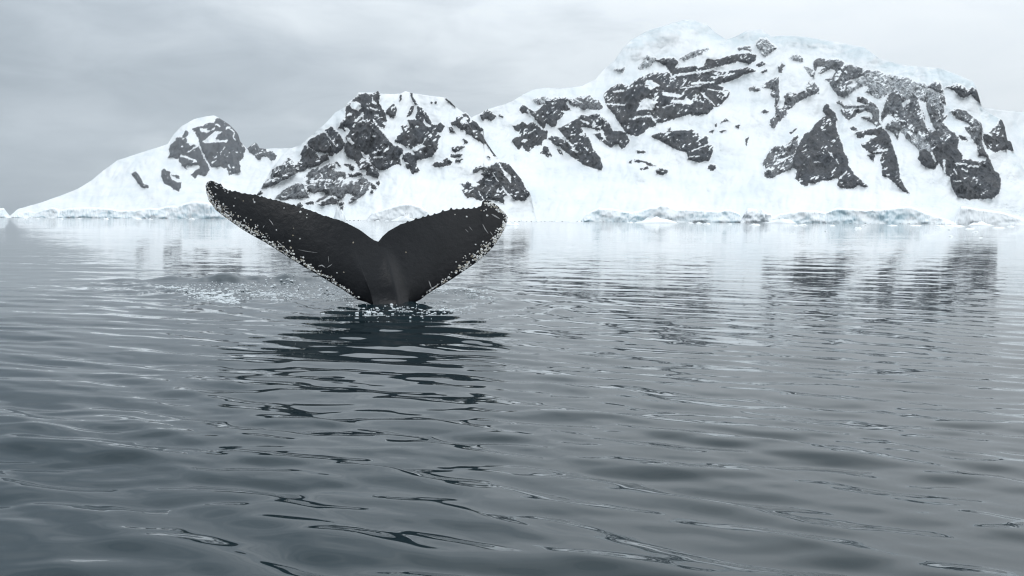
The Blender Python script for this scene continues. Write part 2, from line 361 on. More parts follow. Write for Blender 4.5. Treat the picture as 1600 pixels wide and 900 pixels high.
MID_ROCK = [
 ('b', .09, [(1070,125),(1140,110),(1200,120),(1240,100),(1270,80),(1290,110),(1275,200),(1310,260),(1350,320),(1358,400),(1335,470),(1290,450),(1240,380),(1300,490),(1380,580),(1430,650),(1530,680),(1530,720),(1500,760),(1505,850),(1450,840),(1400,870),(1340,905),(1270,900),(1220,850),(1180,880),(1150,900),(1080,895),(1040,810),(1000,790),(960,770),(920,710),(925,650),(945,610),(940,560),(960,530),(985,480),(930,500),(900,475),(860,465),(880,420),(935,350),(940,250),(970,215),(1010,180)],
  [[(985,195),(1040,190),(1090,215),(1100,260),(1060,290),(1010,265),(980,235)],(30,[(1040,390),(1110,330)]),(20,[(1010,450),(1035,430)]),[(920,460),(950,465),(985,490),(960,525),(935,500)],[(945,565),(985,575),(1030,635),(1010,640),(960,605)],(12,[(1225,375),(1260,440),(1330,520),(1430,640)]),(20,[(1190,255),(1260,275)]),(11,[(1215,725),(1305,700)]),(18,[(1330,720),(1385,680)]),(22,[(1225,775),(1310,770)]),[(1085,705),(1110,715),(1130,745),(1180,745),(1185,765),(1150,800),(1120,760)],(16,[(1150,800),(1250,890)]),[(1210,130),(1225,180),(1260,210),(1270,240),(1230,215),(1205,200)],(18,[(1240,335),(1270,340)]),(14,[(1220,550),(1240,555)]),(28,[(955,330),(990,320)])]),
 ('b', .03, [(720,490),(790,455),(815,490),(850,510),(890,570),(925,630),(900,690),(840,735),(800,715),(740,725),(640,715),(590,690),(550,650),(535,620),(560,590),(620,560),(650,535),(720,520)],
  [(12,[(715,505),(790,600),(840,660)]),(11,[(750,600),(795,680)])]),
 ('b', .08, [(510,650),(540,665),(590,700),(620,720),(660,790),(690,745),(740,745),(760,790),(700,820),(660,860),(560,870),(480,920),(400,920),(440,830),(480,790),(470,730),(490,690)], []),
 ('c', .36, [(170,300),(240,270),(330,200),(340,180),(400,230),(440,240),(530,280),(430,330),(330,390),(240,430),(150,480),(60,490),(90,430),(150,390),(165,350)], []),
 ('c', .1, [(20,540),(60,520),(75,545),(30,570),(10,560)], []),
 ('c', .17, [(525,360),(580,300),(680,275),(760,240),(820,240),(830,280),(800,300),(830,320),(920,330),(960,390),(1000,415),(1060,440),(1070,400),(1100,380),(1150,400),(1185,440),(1165,520),(1110,570),(1050,610),(985,650),(965,640),(1000,590),(1030,570),(960,540),(930,560),(890,610),(850,590),(800,560),(760,570),(700,610),(620,640),(650,610),(740,555),(700,530),(640,545),(580,545),(560,520),(545,590),(430,600),(330,610),(260,620),(210,590),(260,540),(330,490),(420,450),(490,450),(540,440),(500,400)],
  [(13,[(500,460),(570,600)]),[(560,410),(600,405),(640,420),(640,435),(560,440)],(13,[(660,410),(780,410)]),(14,[(720,445),(780,445)]),(16,[(715,460),(720,500)]),(16,[(670,335),(695,375)]),(11,[(530,465),(620,455)]),[(470,495),(510,505),(505,525),(475,520)],(16,[(890,480),(910,430)]),(14,[(1090,520),(1110,480)]),[(580,550),(700,530),(700,560),(620,580)]]),
 ('c', .1, [(650,660),(700,620),(780,580),(860,620),(850,650),(780,660),(700,675)], [(22,[(670,635),(770,590)])]),
 ('c', .1, [(515,650),(540,635),(600,635),(600,655),(530,660)], []),
 ('c', .1, [(430,660),(460,645),(490,675),(470,690),(430,690)], []),
 ('c', .1, [(855,655),(910,640),(915,665),(860,670)], []),
 ('c', .1, [(880,690),(905,680),(900,710),(880,715)], []),
 ('c', .1, [(960,340),(1000,350),(1080,330),(1110,350),(1060,360),(1000,380),(970,370)], []),
 ('c', .1, [(920,245),(1000,250),(1025,270),(1010,310),(975,300),(970,265),(925,260)], []),
 ('c', .12, [(1150,300),(1170,260),(1230,270),(1280,340),(1275,390),(1220,375),(1150,350)], []),
 ('c', .1, [(1190,450),(1220,445),(1260,490),(1220,500),(1220,540),(1190,545),(1210,500)], []),
 ('c', 0, [(1255,440),(1275,415),(1290,440),(1275,470)], []),
 ('c', 0, [(830,220),(850,225),(890,280),(870,275)], []),
 ('c', 0, [(755,130),(790,110),(810,140),(800,160),(760,155)], []),
 ('d', .03, [(20,300),(50,260),(95,215),(125,250),(130,310),(95,360),(60,350),(35,320)], [(20,[(80,270),(105,245)])]),
 ('d', 0, [(163,128),(182,122),(180,170),(164,185)], []),
 ('d', 0, [(278,98),(294,108),(300,150),(345,215),(328,222),(285,160)], []),
 ('d', 0, [(488,195),(500,195),(498,218),(488,210)], []),
 ('d', 0, [(535,190),(548,190),(545,212),(535,212)], []),
 ('d', .05, [(630,150),(680,172),(712,205),(745,252),(700,225),(665,190)], []),
 ('d', .1, [(235,350),(260,300),(290,240),(310,240),(300,290),(270,340)], []),
 ('d', .1, [(350,240),(375,250),(440,320),(490,400),(490,440),(440,400),(420,360),(400,400),(350,395),(330,350),(345,300)], []),
 ('d', .09, [(180,450),(230,435),(280,460),(250,390),(330,380),(400,410),(430,440),(480,470),(500,430),(560,450),(580,410),(630,450),(600,505),(540,510),(590,555),(560,600),(555,680),(500,760),(420,785),(335,800),(340,850),(365,915),(290,950),(280,900),(235,880),(225,830),(190,780),(200,740),(240,720),(310,740),(290,690),(230,670),(200,640),(110,610),(140,560),(200,510)],
  [[(280,690),(340,650),(380,635),(440,660),(380,680),(340,710),(300,705)],(28,[(240,660),(270,700),(310,740)]),(11,[(390,640),(440,570)]),(13,[(460,650),(485,650)]),(16,[(330,450),(360,455)]),(14,[(225,830),(260,840)])]),
 ('d', .14, [(700,410),(750,390),(760,360),(820,325),(860,320),(890,360),(900,385),(940,395),(980,440),(1040,485),(1000,500),(1070,620),(1030,630),(970,590),(930,570),(920,540),(860,530),(850,490),(800,480),(760,450),(710,435)],
  [[(790,400),(830,350),(860,345),(850,390),(870,415),(800,415)],[(915,490),(970,490),(940,515)]]),
 ('d', .1, [(680,460),(700,460),(740,512),(685,512)], []),
 ('d', .1, [(820,580),(850,590),(870,620),(840,625)], []),
 ('d', 0, [(1065,615),(1104,660),(1195,775),(1150,755),(1088,672)], []),
 ('d', .15, [(705,670),(780,660),(845,665),(800,690),(740,720),(710,700)], []),
 ('d', .15, [(700,745),(810,740),(810,755),(720,775),(700,770)], []),
 ('d', .15, [(500,850),(540,825),(610,820),(650,780),(710,820),(690,850),(610,870),(530,875)], []),
 ('d', .15, [(740,800),(820,790),(790,825),(750,820)], []),
 ('e', .09, [(535,480),(550,480),(570,500),(600,460),(640,480),(640,520),(700,510),(740,490),(700,465),(760,430),(780,400),(740,380),(780,370),(820,300),(860,290),(900,265),(940,262),(990,270),(1040,285),(1110,370),(1160,430),(1200,520),(1250,580),(1240,610),(1200,655),(1100,650),(1050,600),(1000,560),(970,520),(1010,600),(975,620),(985,690),(930,660),(870,650),(780,640),(740,660),(690,640),(680,620),(600,625),(570,590),(550,545),(580,530)],
  [(14,[(860,360),(920,460)]),[(940,290),(1000,350),(1055,400),(1055,470),(1020,440),(970,350)],(22,[(970,515),(1020,590),(1060,590)]),(13,[(720,560),(770,640)]),[(1085,400),(1110,400),(1105,420)],(11,[(790,445),(850,445)]),(12,[(935,268),(960,330)])]),
 ('e', .2, [(665,340),(690,310),(740,300),(800,310),(740,330),(700,360),(670,365)], []),
 ('e', 0, [(805,195),(840,205),(830,215)], []),
]
BIG_ROCK = [
 ('k', .5, [(60,150),(180,130),(300,170),(480,195),(560,240),(640,250),(700,330),(800,350),(830,500),(760,500),(690,440),(640,420),(560,380),(420,420),(300,340),(200,400),(120,330)], []),
 ('k', .5, [(390,690),(460,640),(600,640),(680,760),(720,900),(620,930),(560,850),(480,790),(440,730)], []),
 ('f', .08, [(60,340),(100,300),(130,290),(170,330),(200,350),(160,385),(110,370),(75,385)], []),
 ('f', .1, [(225,330),(260,345),(255,360),(220,345)], []),
 ('f', .08, [(345,430),(400,425),(420,400),(480,420),(520,395),(560,430),(600,470),(650,475),(640,540),(600,560),(600,600),(540,600),(490,660),(455,645),(430,600),(395,635),(335,570),(350,545),(420,520),(400,490),(360,460)],
  [(16,[(480,500),(545,460)]),[(415,570),(440,545),(480,550),(440,580)]]),
 ('f', .1, [(585,665),(610,650),(615,610),(650,620),(660,660),(690,695),(660,690),(655,710),(620,680)], []),
 ('f', .14, [(400,290),(430,250),(470,270),(530,310),(560,300),(600,260),(640,240),(600,195),(700,185),(790,185),(830,190),(810,230),(850,290),(800,300),(780,340),(730,390),(720,430),(690,440),(640,400),(615,460),(540,380),(480,320),(430,320)], [(13,[(470,290),(520,360),(610,465)])]),
 ('f', .45, [(520,205),(570,185),(640,180),(660,195),(620,240),(560,240)], []),
 ('f', .2, [(830,200),(900,195),(940,175),(1020,165),(1050,200),(1100,210),(1135,270),(1100,290),(1000,280),(960,290),(920,260),(880,260),(850,250)], [(12,[(880,190),(960,235)])]),
 ('f', .13, [(735,460),(800,430),(900,380),(950,340),(1000,350),(1050,330),(1100,330),(1150,370),(1190,420),(1220,480),(1290,480),(1330,490),(1370,555),(1330,620),(1300,630),(1270,590),(1240,590),(1220,620),(1190,610),(1100,550),(1060,500),(1100,470),(1030,450),(940,440),(970,490),(1010,540),(1050,640),(1110,710),(1135,790),(1120,820),(1050,800),(980,780),(900,720),(870,710),(800,650),(760,610),(710,600),(660,540),(690,520),(760,540),(830,590),(770,510)],
  [(18,[(740,470),(800,540),(870,605)]),(20,[(870,640),(910,660)]),[(1100,480),(1130,460),(1160,540),(1180,570),(1140,540)],[(1040,450),(1050,380),(1075,400),(1070,440)],(14,[(975,620),(1000,645)]),(14,[(940,380),(1010,410)])]),
 ('f', .1, [(730,630),(770,655),(785,682),(750,665)], []),
 ('g', .15, [(75,620),(130,570),(200,530),(280,560),(330,510),(410,470),(480,440),(570,450),(620,430),(580,380),(500,345),(560,325),(640,320),(690,360),(650,400),(730,400),(830,390),(890,400),(930,330),(1000,340),(1100,310),(1180,290),(1270,285),(1335,300),(1320,345),(1270,370),(1180,345),(1100,370),(960,430),(1040,440),(1130,430),(1260,400),(1330,430),(1240,450),(1170,490),(1080,520),(1000,540),(1110,600),(1100,640),(1020,720),(985,720),(930,780),(860,790),(800,800),(780,780),(700,810),(600,840),(560,855),(510,850),(500,879),(420,909),(400,939),(340,965),(270,949),(220,889),(160,789),(105,729),(85,689),(75,639)],
  [[(420,500),(470,505),(540,550),(500,565),(410,540)],[(380,670),(420,650),(480,670),(500,700),(480,750),(380,745),(340,760)],[(620,665),(720,670),(760,650),(820,690),(790,710),(640,690)],(15,[(560,390),(660,490)]),[(550,600),(690,620),(730,630),(690,650),(560,630)],(15,[(700,570),(870,550)]),(20,[(800,530),(980,520)]),(22,[(660,465),(830,440),(930,425),(1100,380)]),(24,[(690,390),(880,360)]),(12,[(880,610),(990,710)]),(17,[(330,810),(460,800),(500,850)]),(16,[(100,700),(240,710)]),(16,[(150,600),(240,590)]),(13,[(960,480),(1150,450)]),(11,[(930,580),(1080,600)]),(11,[(560,730),(650,700)])]),
 ('g', .45, [(160,420),(240,400),(230,440),(180,430)], []),
 ('g', .55, [(350,400),(430,300),(500,330),(450,390),(370,420)], []),
 ('g', .55, [(700,330),(800,270),(930,240),(940,260),(830,310),(740,340)], []),
 ('g', .2, [(1175,240),(1280,225),(1290,265),(1240,250),(1190,255)], []),
 ('g', .15, [(1330,380),(1380,355),(1410,370),(1350,395)], []),
 ('g', .1, [(1370,440),(1420,415),(1425,425),(1385,447)], []),
 ('g', .3, [(1510,400),(1540,360),(1565,385),(1540,440),(1520,440)], []),
 ('h', .12, [(460,440),(520,420),(610,395),(640,400),(700,395),(820,390),(850,420),(860,450),(910,440),(930,450),(930,500),(970,520),(970,570),(940,640),(910,640),(860,655),(770,630),(770,600),(750,570),(690,555),(600,510),(550,480)], [(13,[(780,610),(860,605)]),(14,[(840,480),(940,410)]),(14,[(800,560),(950,500)])]),
 ('h', 0, [(930,705),(950,675),(990,680),(1000,705),(970,725)], []),
 ('h', 0, [(600,375),(622,370),(625,385),(605,388)], []),
 ('h', .15, [(500,720),(530,705),(590,720),(595,740),(560,760),(510,745)], []),
 ('h', .15, [(320,630),(380,640),(440,655),(500,685),(440,680),(400,655),(330,650)], []),
 ('h', .1, [(370,710),(430,690),(435,705),(390,720)], []),
 ('h', 0, [(345,560),(410,566),(408,577),(350,575)], []),
 ('h', 0, [(275,655),(300,640),(295,665)], []),
 ('h', .1, [(1040,325),(1080,295),(1105,310),(1070,320)], []),
 ('h', 0, [(1160,355),(1195,350),(1185,370)], []),
 ('h', 0, [(1030,398),(1085,388),(1045,408)], []),
 ('h', 0, [(990,345),(1005,335),(1000,360)], []),
 ('h', 0, [(1245,460),(1270,450),(1255,480),(1248,515)], []),
 ('h', .1, [(1375,240),(1400,220),(1440,235),(1400,247)], []),
 ('h', 0, [(938,402),(980,393),(970,412)], []),
 ('i', .3, [(200,520),(250,500),(330,530),(290,550),(210,545)], []),
 ('i', .25, [(340,510),(350,470),(400,460),(470,410),(515,400),(510,480),(510,580),(520,640),(490,680),(500,710),(570,700),(590,750),(600,780),(560,830),(500,870),(490,900),(460,940),(420,900),(430,850),(480,800),(480,740),(470,700),(480,620),(430,600),(420,570),(460,530),(400,520)], [(15,[(490,905),(590,830)])]),
 ('i', .25, [(570,600),(620,560),(700,580),(800,540),(810,480),(830,440),(880,460),(930,530),(930,570),(850,590),(760,630),(680,680),(650,720),(600,740),(560,700),(580,650)], [(16,[(895,515),(905,520)])]),
 ('i', .62, [(270,70),(320,10),(380,10),(420,50),(490,100),(420,150),(370,190),(330,170),(300,110)], []),
 ('i', .6, [(630,200),(690,170),(750,190),(760,240),(680,230)], []),
 ('i', .5, [(780,290),(830,310),(890,350),(880,410),(840,395),(800,340)], []),
 ('i', .25, [(880,240),(930,205),(1020,230),(1060,215),(1160,230),(1200,270),(1300,290),(1470,345),(1380,390),(1290,420),(1200,440),(1280,450),(1230,500),(1220,560),(1200,615),(1140,600),(1090,550),(1050,490),(1040,450),(1000,430),(1080,400),(1110,340),(1050,310),(950,370),(930,360),(980,300),(920,290),(890,340),(875,290)], []),
 ('i', .5, [(1180,500),(1250,470),(1400,400),(1450,380),(1560,370),(1600,380),(1600,560),(1550,620),(1500,600),(1420,560),(1480,480),(1400,490),(1300,540),(1230,600)], []),
 ('i', .18, [(1110,660),(1160,650),(1180,690),(1280,690),(1440,700),(1340,650),(1330,620),(1380,610),(1500,680),(1550,740),(1560,900),(1500,860),(1480,780),(1420,750),(1330,790),(1240,850),(1180,800),(1160,750),(1190,720)], [(14,[(1200,692),(1450,690)]),(12,[(1200,742),(1400,730)])]),
 ('j', .07, [(730,-15),(745,-40),(765,-38),(775,-10),(820,30),(850,100),(825,115),(850,220),(890,320),(900,380),(940,450),(945,510),(1000,590),(1120,690),(1080,700),(1040,675),(1000,705),(940,710),(870,700),(850,680),(860,630),(830,615),(770,640),(720,635),(650,665),(590,660),(580,690),(530,675),(475,620),(490,540),(450,525),(450,450),(500,330),(560,220),(600,210),(650,140),(720,80),(750,60),(715,15)],
  [[(765,380),(800,395),(820,440),(790,420)],(14,[(800,570),(840,520)]),(16,[(870,620),(930,560)]),(12,[(640,480),(690,475)]),(12,[(835,450),(860,490)]),(12,[(540,340),(570,322)]),(12,[(535,380),(570,365)])]),
 ('j', .36, [(180,490),(240,390),(280,340),(340,340),(440,300),(490,280),(490,330),(450,420),(460,480),(430,540),(350,570),(280,610),(230,625),(200,600),(195,540)], []),
 ('j', .1, [(430,210),(490,170),(460,205),(430,225)], []),
 ('j', .1, [(430,300),(460,255),(495,240),(490,270)], []),
 ('j', .1, [(960,175),(990,165),(1030,190),(1010,200)], []),
 ('j', .12, [(1010,220),(1070,200),(1100,220),(1080,255),(1030,260)], []),
 ('j', .07, [(1090,200),(1140,185),(1200,180),(1250,160),(1310,240),(1330,300),(1370,420),(1395,520),(1405,620),(1450,700),(1490,760),(1440,740),(1380,680),(1300,610),(1250,600),(1250,530),(1230,460),(1250,400),(1180,400),(1170,470),(1120,415),(1160,400),(1110,370),(1060,320),(1130,295),(1150,270),(1210,250),(1190,235),(1100,230)], [(24,[(1170,388),(1230,370),(1290,368)]),(16,[(1260,540),(1290,530)]),(16,[(1285,590),(1310,590)])]),
 ('j', .35, [(1060,75),(1130,70),(1190,100),(1240,150),(1200,160),(1150,120)], []),
 ('k', .20, [(310,340),(330,240),(390,210),(470,210),(550,250),(600,300),(580,380),(600,470),(640,560),(650,680),(640,760),(680,850),(700,900),(600,890),(600,830),(520,820),(460,770),(440,710),(400,700),(385,790),(340,720),(270,680),(290,630),(350,600),(320,530),(270,560),(230,620),(230,560),(260,460),(290,380)],
  [[(430,330),(490,285),(500,310),(440,350)],[(420,440),(500,390),(510,430),(440,480)],(14,[(570,280),(600,470),(640,620)])]),
 ('k', .2, [(600,340),(690,370),(700,420),(760,455),(820,480),(830,520),(800,560),(860,560),(810,620),(880,700),(970,770),(960,830),(900,880),(900,900),(700,900),(650,780),(660,660),(740,720),(690,560),(640,430)], [(24,[(650,440),(660,560),(740,700)]),(12,[(780,490),(790,560)]),(13,[(600,300),(720,430)])]),
 ('k', .2, [(670,280),(740,240),(790,240),(820,330),(770,330),(710,300)], []),
 ('k', .2, [(770,360),(830,370),(850,450),(800,420)], []),
 ('k', .16, [(850,290),(900,280),(950,255),(1030,290),(1060,340),(1100,290),(1140,310),(1170,380),(1180,440),(1130,400),(1090,350),(1020,390),(970,360),(930,315)], []),
 ('k', .18, [(900,520),(960,495),(1040,515),(1110,580),(1180,620),(1200,680),(1190,800),(1220,900),(1150,900),(1150,840),(1060,720),(1030,670),(1100,665),(1050,620),(960,590),(920,550)], []),
 ('k', .12, [(1360,640),(1370,590),(1410,630),(1420,720),(1440,800),(1490,820),(1503,895),(1420,880),(1320,910),(1290,890),(1250,880),(1210,790),(1210,740),(1260,740),(1300,690)], [[(1370,760),(1400,735),(1400,760)]]),
 ('k', .1, [(970,740),(1040,770),(1060,800),(1000,790)], []),
 ('k', .1, [(0,380),(50,380),(120,430),(60,440),(0,420)], []),
 ('k', .5, [(60,270),(120,220),(260,160),(300,180),(280,320),(200,400),(160,380),(140,280)], []),
 ('l', .03, [(510,240),(580,60),(640,100),(740,90),(780,100),(880,120),(920,190),(900,280),(960,350),(950,400),(1050,400),(1100,420),(1200,410),(1220,370),(1130,350),(1120,250),(1150,230),(1220,350),(1290,510),(1340,550),(1360,620),(1340,740),(1270,800),(1100,805),(1030,810),(910,790),(850,680),(830,570),(800,550),(770,540),(740,470),(720,420),(690,460),(670,500),(600,480),(550,460),(500,390),(510,340),(520,280)],
  [(26,[(765,405),(775,530)]),(16,[(870,490),(900,545)]),(22,[(890,435),(1000,445)]),(18,[(950,490),(1010,520)]),(24,[(1020,465),(1130,465)]),(16,[(870,620),(940,620)]),(26,[(640,330),(680,420)]),(20,[(600,240),(640,330)])]),
]

def smooth_interp(x, pts):
    p = np.array(pts, float); return np.interp(x, p[:, 0], p[:, 1])

def mountain(label, sky, Df, Dt, rocks, step, seed, jag=1.0, power=.8, mist_ice_crest=False):
    x0, x1 = sky[0][0], sky[-1][0]
    px = np.arange(x0, x1 + step, step)
    yt = smooth_interp(px, sky) + jag * (1.2 * fbm(px / 14, px * 0 + seed, 3, seed) + .5 * perlin(px / 3, px * 0, seed))
    df = smooth_interp(px, Df) * (1 + .02 * fbm(px / 90, px * 0 + 2, 2, seed)); dt = smooth_interp(px, Dt)
    rr = ray(px, px * 0 + 345.)
    yf = 340.0 + .0066 * px + 1.42 * FPX / df + 1.0
    yt = np.minimum(yt, yf - 1.5)
    nv = int((yf - yt).max() / step) + 1
    v = np.linspace(0, 1, nv)[:, None]
    PX = px[None, :] + 0 * v; PY = yf[None, :] * (1 - v) + yt[None, :] * v
    m = df / FPX
    kern = np.exp(-(np.arange(-90, 91) * step / 45.0)**2); kern /= kern.sum()
    ys = np.convolve(np.pad(yt, 90, mode='edge'), kern, mode='valid')
    D = df + (dt - df) * np.clip((yf - PY) / np.maximum(yf - ys, 12), 0, 1.6)**power
    # rock cover
    ex = PX + 1.6 * perlin(PX / 5, PY / 5, seed + 1) + 1.7 * perlin(PX / 2.3, PY / 2.3, seed + 2)
    ey = PY + 1.6 * perlin(PX / 5 + 9, PY / 5, seed + 3) + 1.7 * perlin(PX / 2.3 + 7, PY / 2.3, seed + 4)
    val = np.full(PX.shape, -9.0); who = np.full(PX.shape, -1)
    dust = np.zeros(PX.shape); sol = np.full(PX.shape, -9.0)
    for n, (sh, du, P, cuts) in enumerate(rocks):
        Q = np.array(tr(sh, P)); sc = SHEET[sh][2]
        lo, hi = Q.min(0) - 8, Q.max(0) + 8
        bx = (PX > lo[0]) & (PX < hi[0]) & (PY > lo[1]) & (PY < hi[1])
        if not bx.any(): continue
        s = poly_sd(Q, ex[bx], ey[bx]) + .55; s0 = s.copy()
        for c in cuts:
            if isinstance(c, tuple): cs = stroke_sd(tr(sh, c[1]), c[0] * sc * .85, ex[bx], ey[bx])
            else: cs = poly_sd(tr(sh, c), ex[bx], ey[bx])
            s = np.minimum(s, -cs)
        up = s > val[bx]
        val[bx] = np.where(up, s, val[bx]); who[bx] = np.where(up, n, who[bx]); dust[bx] = np.where(up, du, dust[bx])
        sol[bx] = np.maximum(sol[bx], s0)
    R = sstep(-2.5, 5, sol); R2 = sstep(-9, 9, sol)
    rel = 38 * fbm(PX / 130, PY / 75, 3, seed + 5) + 11.0 * ridged((PX + .35 * PY) / 48, (PY - .2 * PX) / 90, 3, seed + 6) * (1 - R) + 3.2 * fbm(PX / 16, PY / 9, 3, seed + 16)
    rel = rel - R2 * 2.5
    rg = 10 * ridged((PX + .3 * PY) / 20, (PY - .3 * PX) / 60, 2, seed + 7) + 3.6 * ridged(PX / 11, PY / 13, 2, seed + 8) + 1.5 * fbm(PX / 4.5, PY / 3.6, 2, seed + 9)
    rel = rel - R * 1.5 * (rg - rg[R > .5].mean() if (R > .5).any() else rg)
    rel *= sstep(0, .10, v)
    D = D + rel * m[None, :]
    V = at(PX, PY, D)
    V[0, :, 2] = -6.0
    # back of the mountain
    ridge = V[-1]
    hgt = ridge[:, 2]
    back = []
    for fy, fz in ((.25, .97), (.8, .80), (1.6, .45), (2.6, -.02)):
        q = ridge.copy(); q[:, 1] += fy * np.maximum(hgt, 30); q[:, 0] *= (q[:, 1] / ridge[:, 1])
        q[:, 2] = hgt * fz + 10 * fbm(px / 40, px * 0 + fy, 2, seed) - (8 if fz < 0 else 0); back.append(q)
    V = np.concatenate([V, np.array(back)]); nr = len(V)
    dv = np.gradient(V, axis=0); dh = np.gradient(V, axis=1)
    nrm = np.cross(dh, dv); nrm /= np.linalg.norm(nrm, axis=-1, keepdims=True) + 1e-9
    # snow lying on ledges, by how far the rock faces upwards
    nz = nrm[:nv, :, 2]
    q = nz / .16 + 2.6 * perlin((PX * .85 - PY * .5) / 7.5, (PY * .85 + PX * .5) / 2.6, seed + 12) + 2.6 * perlin(PX / 22, PY / 18, seed + 14) + .9 * perlin((PX - PY * .4) / 3.0, (PY + PX * .4) / 1.7, seed + 15)
    rock = np.minimum(val, 3.0)
    for n in range(len(rocks)):
        k = (who == n) & (val > 0)
        if k.sum() < 30: continue
        du = rocks[n][1]
        if du >= .4: du = .22
        if du <= 0: continue
        thr = np.quantile(q[k], 1 - min(.9, du * .58)); sdv = q[k].std() + 1e-6
        kk = who == n
        rock[kk] = np.minimum(rock[kk], (thr - q[kk]) / sdv * 2.6)
    rock = np.concatenate([rock, np.full((len(back), PX.shape[1]), -5.)])
    who = np.concatenate([who, np.full((len(back), PX.shape[1]), -1)])
    F = grid_faces(nr, len(px))
    fr = rock.ravel()[F].max(1); fi = rock.ravel()[F].argmax(1); fw = who.ravel()[F][np.arange(len(F)), fi]
    fw = np.where(fr > -1.4, fw, -1)
    Vf, Nf, Rf = V.reshape(-1, 3), nrm.reshape(-1, 3), rock.ravel()
    def sub(name, mask, mat, parent):
        f = F[mask]; u, inv = np.unique(f, return_inverse=True)
        o = mesh_obj(name, Vf[u], inv.reshape(f.shape), mat, parent, normals=Nf[u])
        return o, u
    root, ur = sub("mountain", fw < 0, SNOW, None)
    band = sstep(34, 6, PY - yt[None, :]) * sstep(930, 1010, PX) if mist_ice_crest else 0 * PX  # icy crest band that also paints in a misty fade to the sky
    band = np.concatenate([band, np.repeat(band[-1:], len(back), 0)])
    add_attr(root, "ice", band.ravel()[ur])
    tag(root, label, "mountain", None, 'structure')
    for n in range(len(rocks)):
        k = fw == n
        if k.sum() < 2: continue
        o, u = sub("rock_face", k, ROCK, root); add_attr(o, "rock", Rf[u])
        add_attr(o, "frost", np.full(len(u), .85 if rocks[n][1] >= .4 else .28 if rocks[n][1] >= .17 else .07))
    # dark broken rock along the tide line
    vs, fs = [], []
    g = np.random.default_rng(seed)
    for c in g.choice(len(px), len(px) // 4):
        p = at(px[c], yf[c] - 1.0, df[c] * .925); s = m[c] * g.uniform(.5, 2.8); h = m[c] * g.uniform(.35, 1.0)
        b = len(vs)
        for k in range(6):
            t = k / 6 * 6.28; vs.append((p[0] + s * g.uniform(.6, 1.3) * math.cos(t), p[1] + s * math.sin(t), -1))
        vs.append((p[0] + s * .2, p[1], h))
        for k in range(6): fs.append((b + k, b + (k + 1) % 6, b + 6))
    o = mesh_obj("shore_rock", vs, fs, SHORE, root, smooth=False); o['kind'] = 'stuff'
    return root

SKY_LEFT = [(2,345),(10,341),(16,337),(28,326.5),(62,317),(94,306),(122,295),(144,281),(162,266),(184,250),(203,244),(234,234),(262,225),(272,209),(284,197),(303,186),(320,182),(334,180),(342,184),(359,195),(372,209),(375,220),(386,233),(390,229),(399,222),(403,226),(405,231),(415,233),(430,231.5),(440,232),(462,231),(500,238),(540,262),(580,310),(600,345)]
SKY_MID = [(352,346),(380,330),(400,306),(409,291),(424,265),(440,243),(452,232.5),(469,227),(482,215),(505,196),(524,176),(539,167),(544,160),(556,151),(560,144),(566,144.5),(580,144.5),(588,144),(590.5,141.5),(594,146),(610,147),(625,146.5),(633,142),(642,145),(667,149),(690,152),(696,152.5),(703,158),(712,167),(724,176),(728,175),(732,179),(741,188),(747,193),(756,203),(751,207),(760,222),(770,237),(779,249),(796,257),(808,272),(817,283),(827,299),(829.5,306),(832,318),(835,332),(838,347)]
SKY_BIG = [(640,346),(690,240),(720,190),(740,182),(751,176),(763,170),(788,163),(800,158),(818,147),(832,140.5),(854,137),(872,139),(891,137),(909,134),(930,124),(945,107),(960,95),(972,76),(985,63),(1010,49),(1050,36),(1070,31),(1085,32),(1105,39),(1120,52),(1135,62),(1150,57),(1165,49),(1190,46),(1205,57),(1230,56),(1260,58),(1300,65),(1350,74),(1375,92),(1400,99),(1421,103),(1470,107),(1494,116),(1520,127),(1526,139),(1532,160),(1537,172),(1559,184),(1564,184),(1571,200),(1574,217),(1580,222),(1584,236),(1592,252),(1612,285),(1650,318),(1700,350)]
SKY_FAR = [(1380,347),(1440,240),(1500,172),(1540,168),(1570,172),(1610,175),(1680,168),(1760,190),(1850,230),(1950,300),(2000,352)]
mountain("snow covered mountain with one grey rock peak, farthest to the left behind the whale tail", SKY_LEFT, [(0, 8600), (600, 9300)], [(0, 8900), (180, 10600), (340, 12200), (600, 10500)], LEFT_ROCK, 1.4, 3, .35)
mountain("steep dark rocky mountain with snow gullies in the middle between whale flukes and the big massif", SKY_MID, [(352, 2700), (620, 2450), (790, 2600), (838, 2800)], [(352, 2800), (560, 3150), (640, 3250), (760, 3150), (830, 2950), (838, 2900)], MID_ROCK, 1.15, 30, .5)
mountain("largest snowy mountain massif with dark cliffs and icy summit on the right", SKY_BIG, [(640, 3500), (1000, 3300), (1400, 3200), (1700, 3500)], [(640, 3600), (760, 4200), (1080, 5000), (1300, 4900), (1530, 4300), (1700, 3600)], BIG_ROCK, 1.15, 60, .45, mist_ice_crest=True)
mountain("far plain snow slope at the right edge behind the big massif", SKY_FAR, [(1380, 6500), (2000, 6800)], [(1380, 6700), (1600, 8200), (2000, 7000)], [], 3.0, 90, .4)

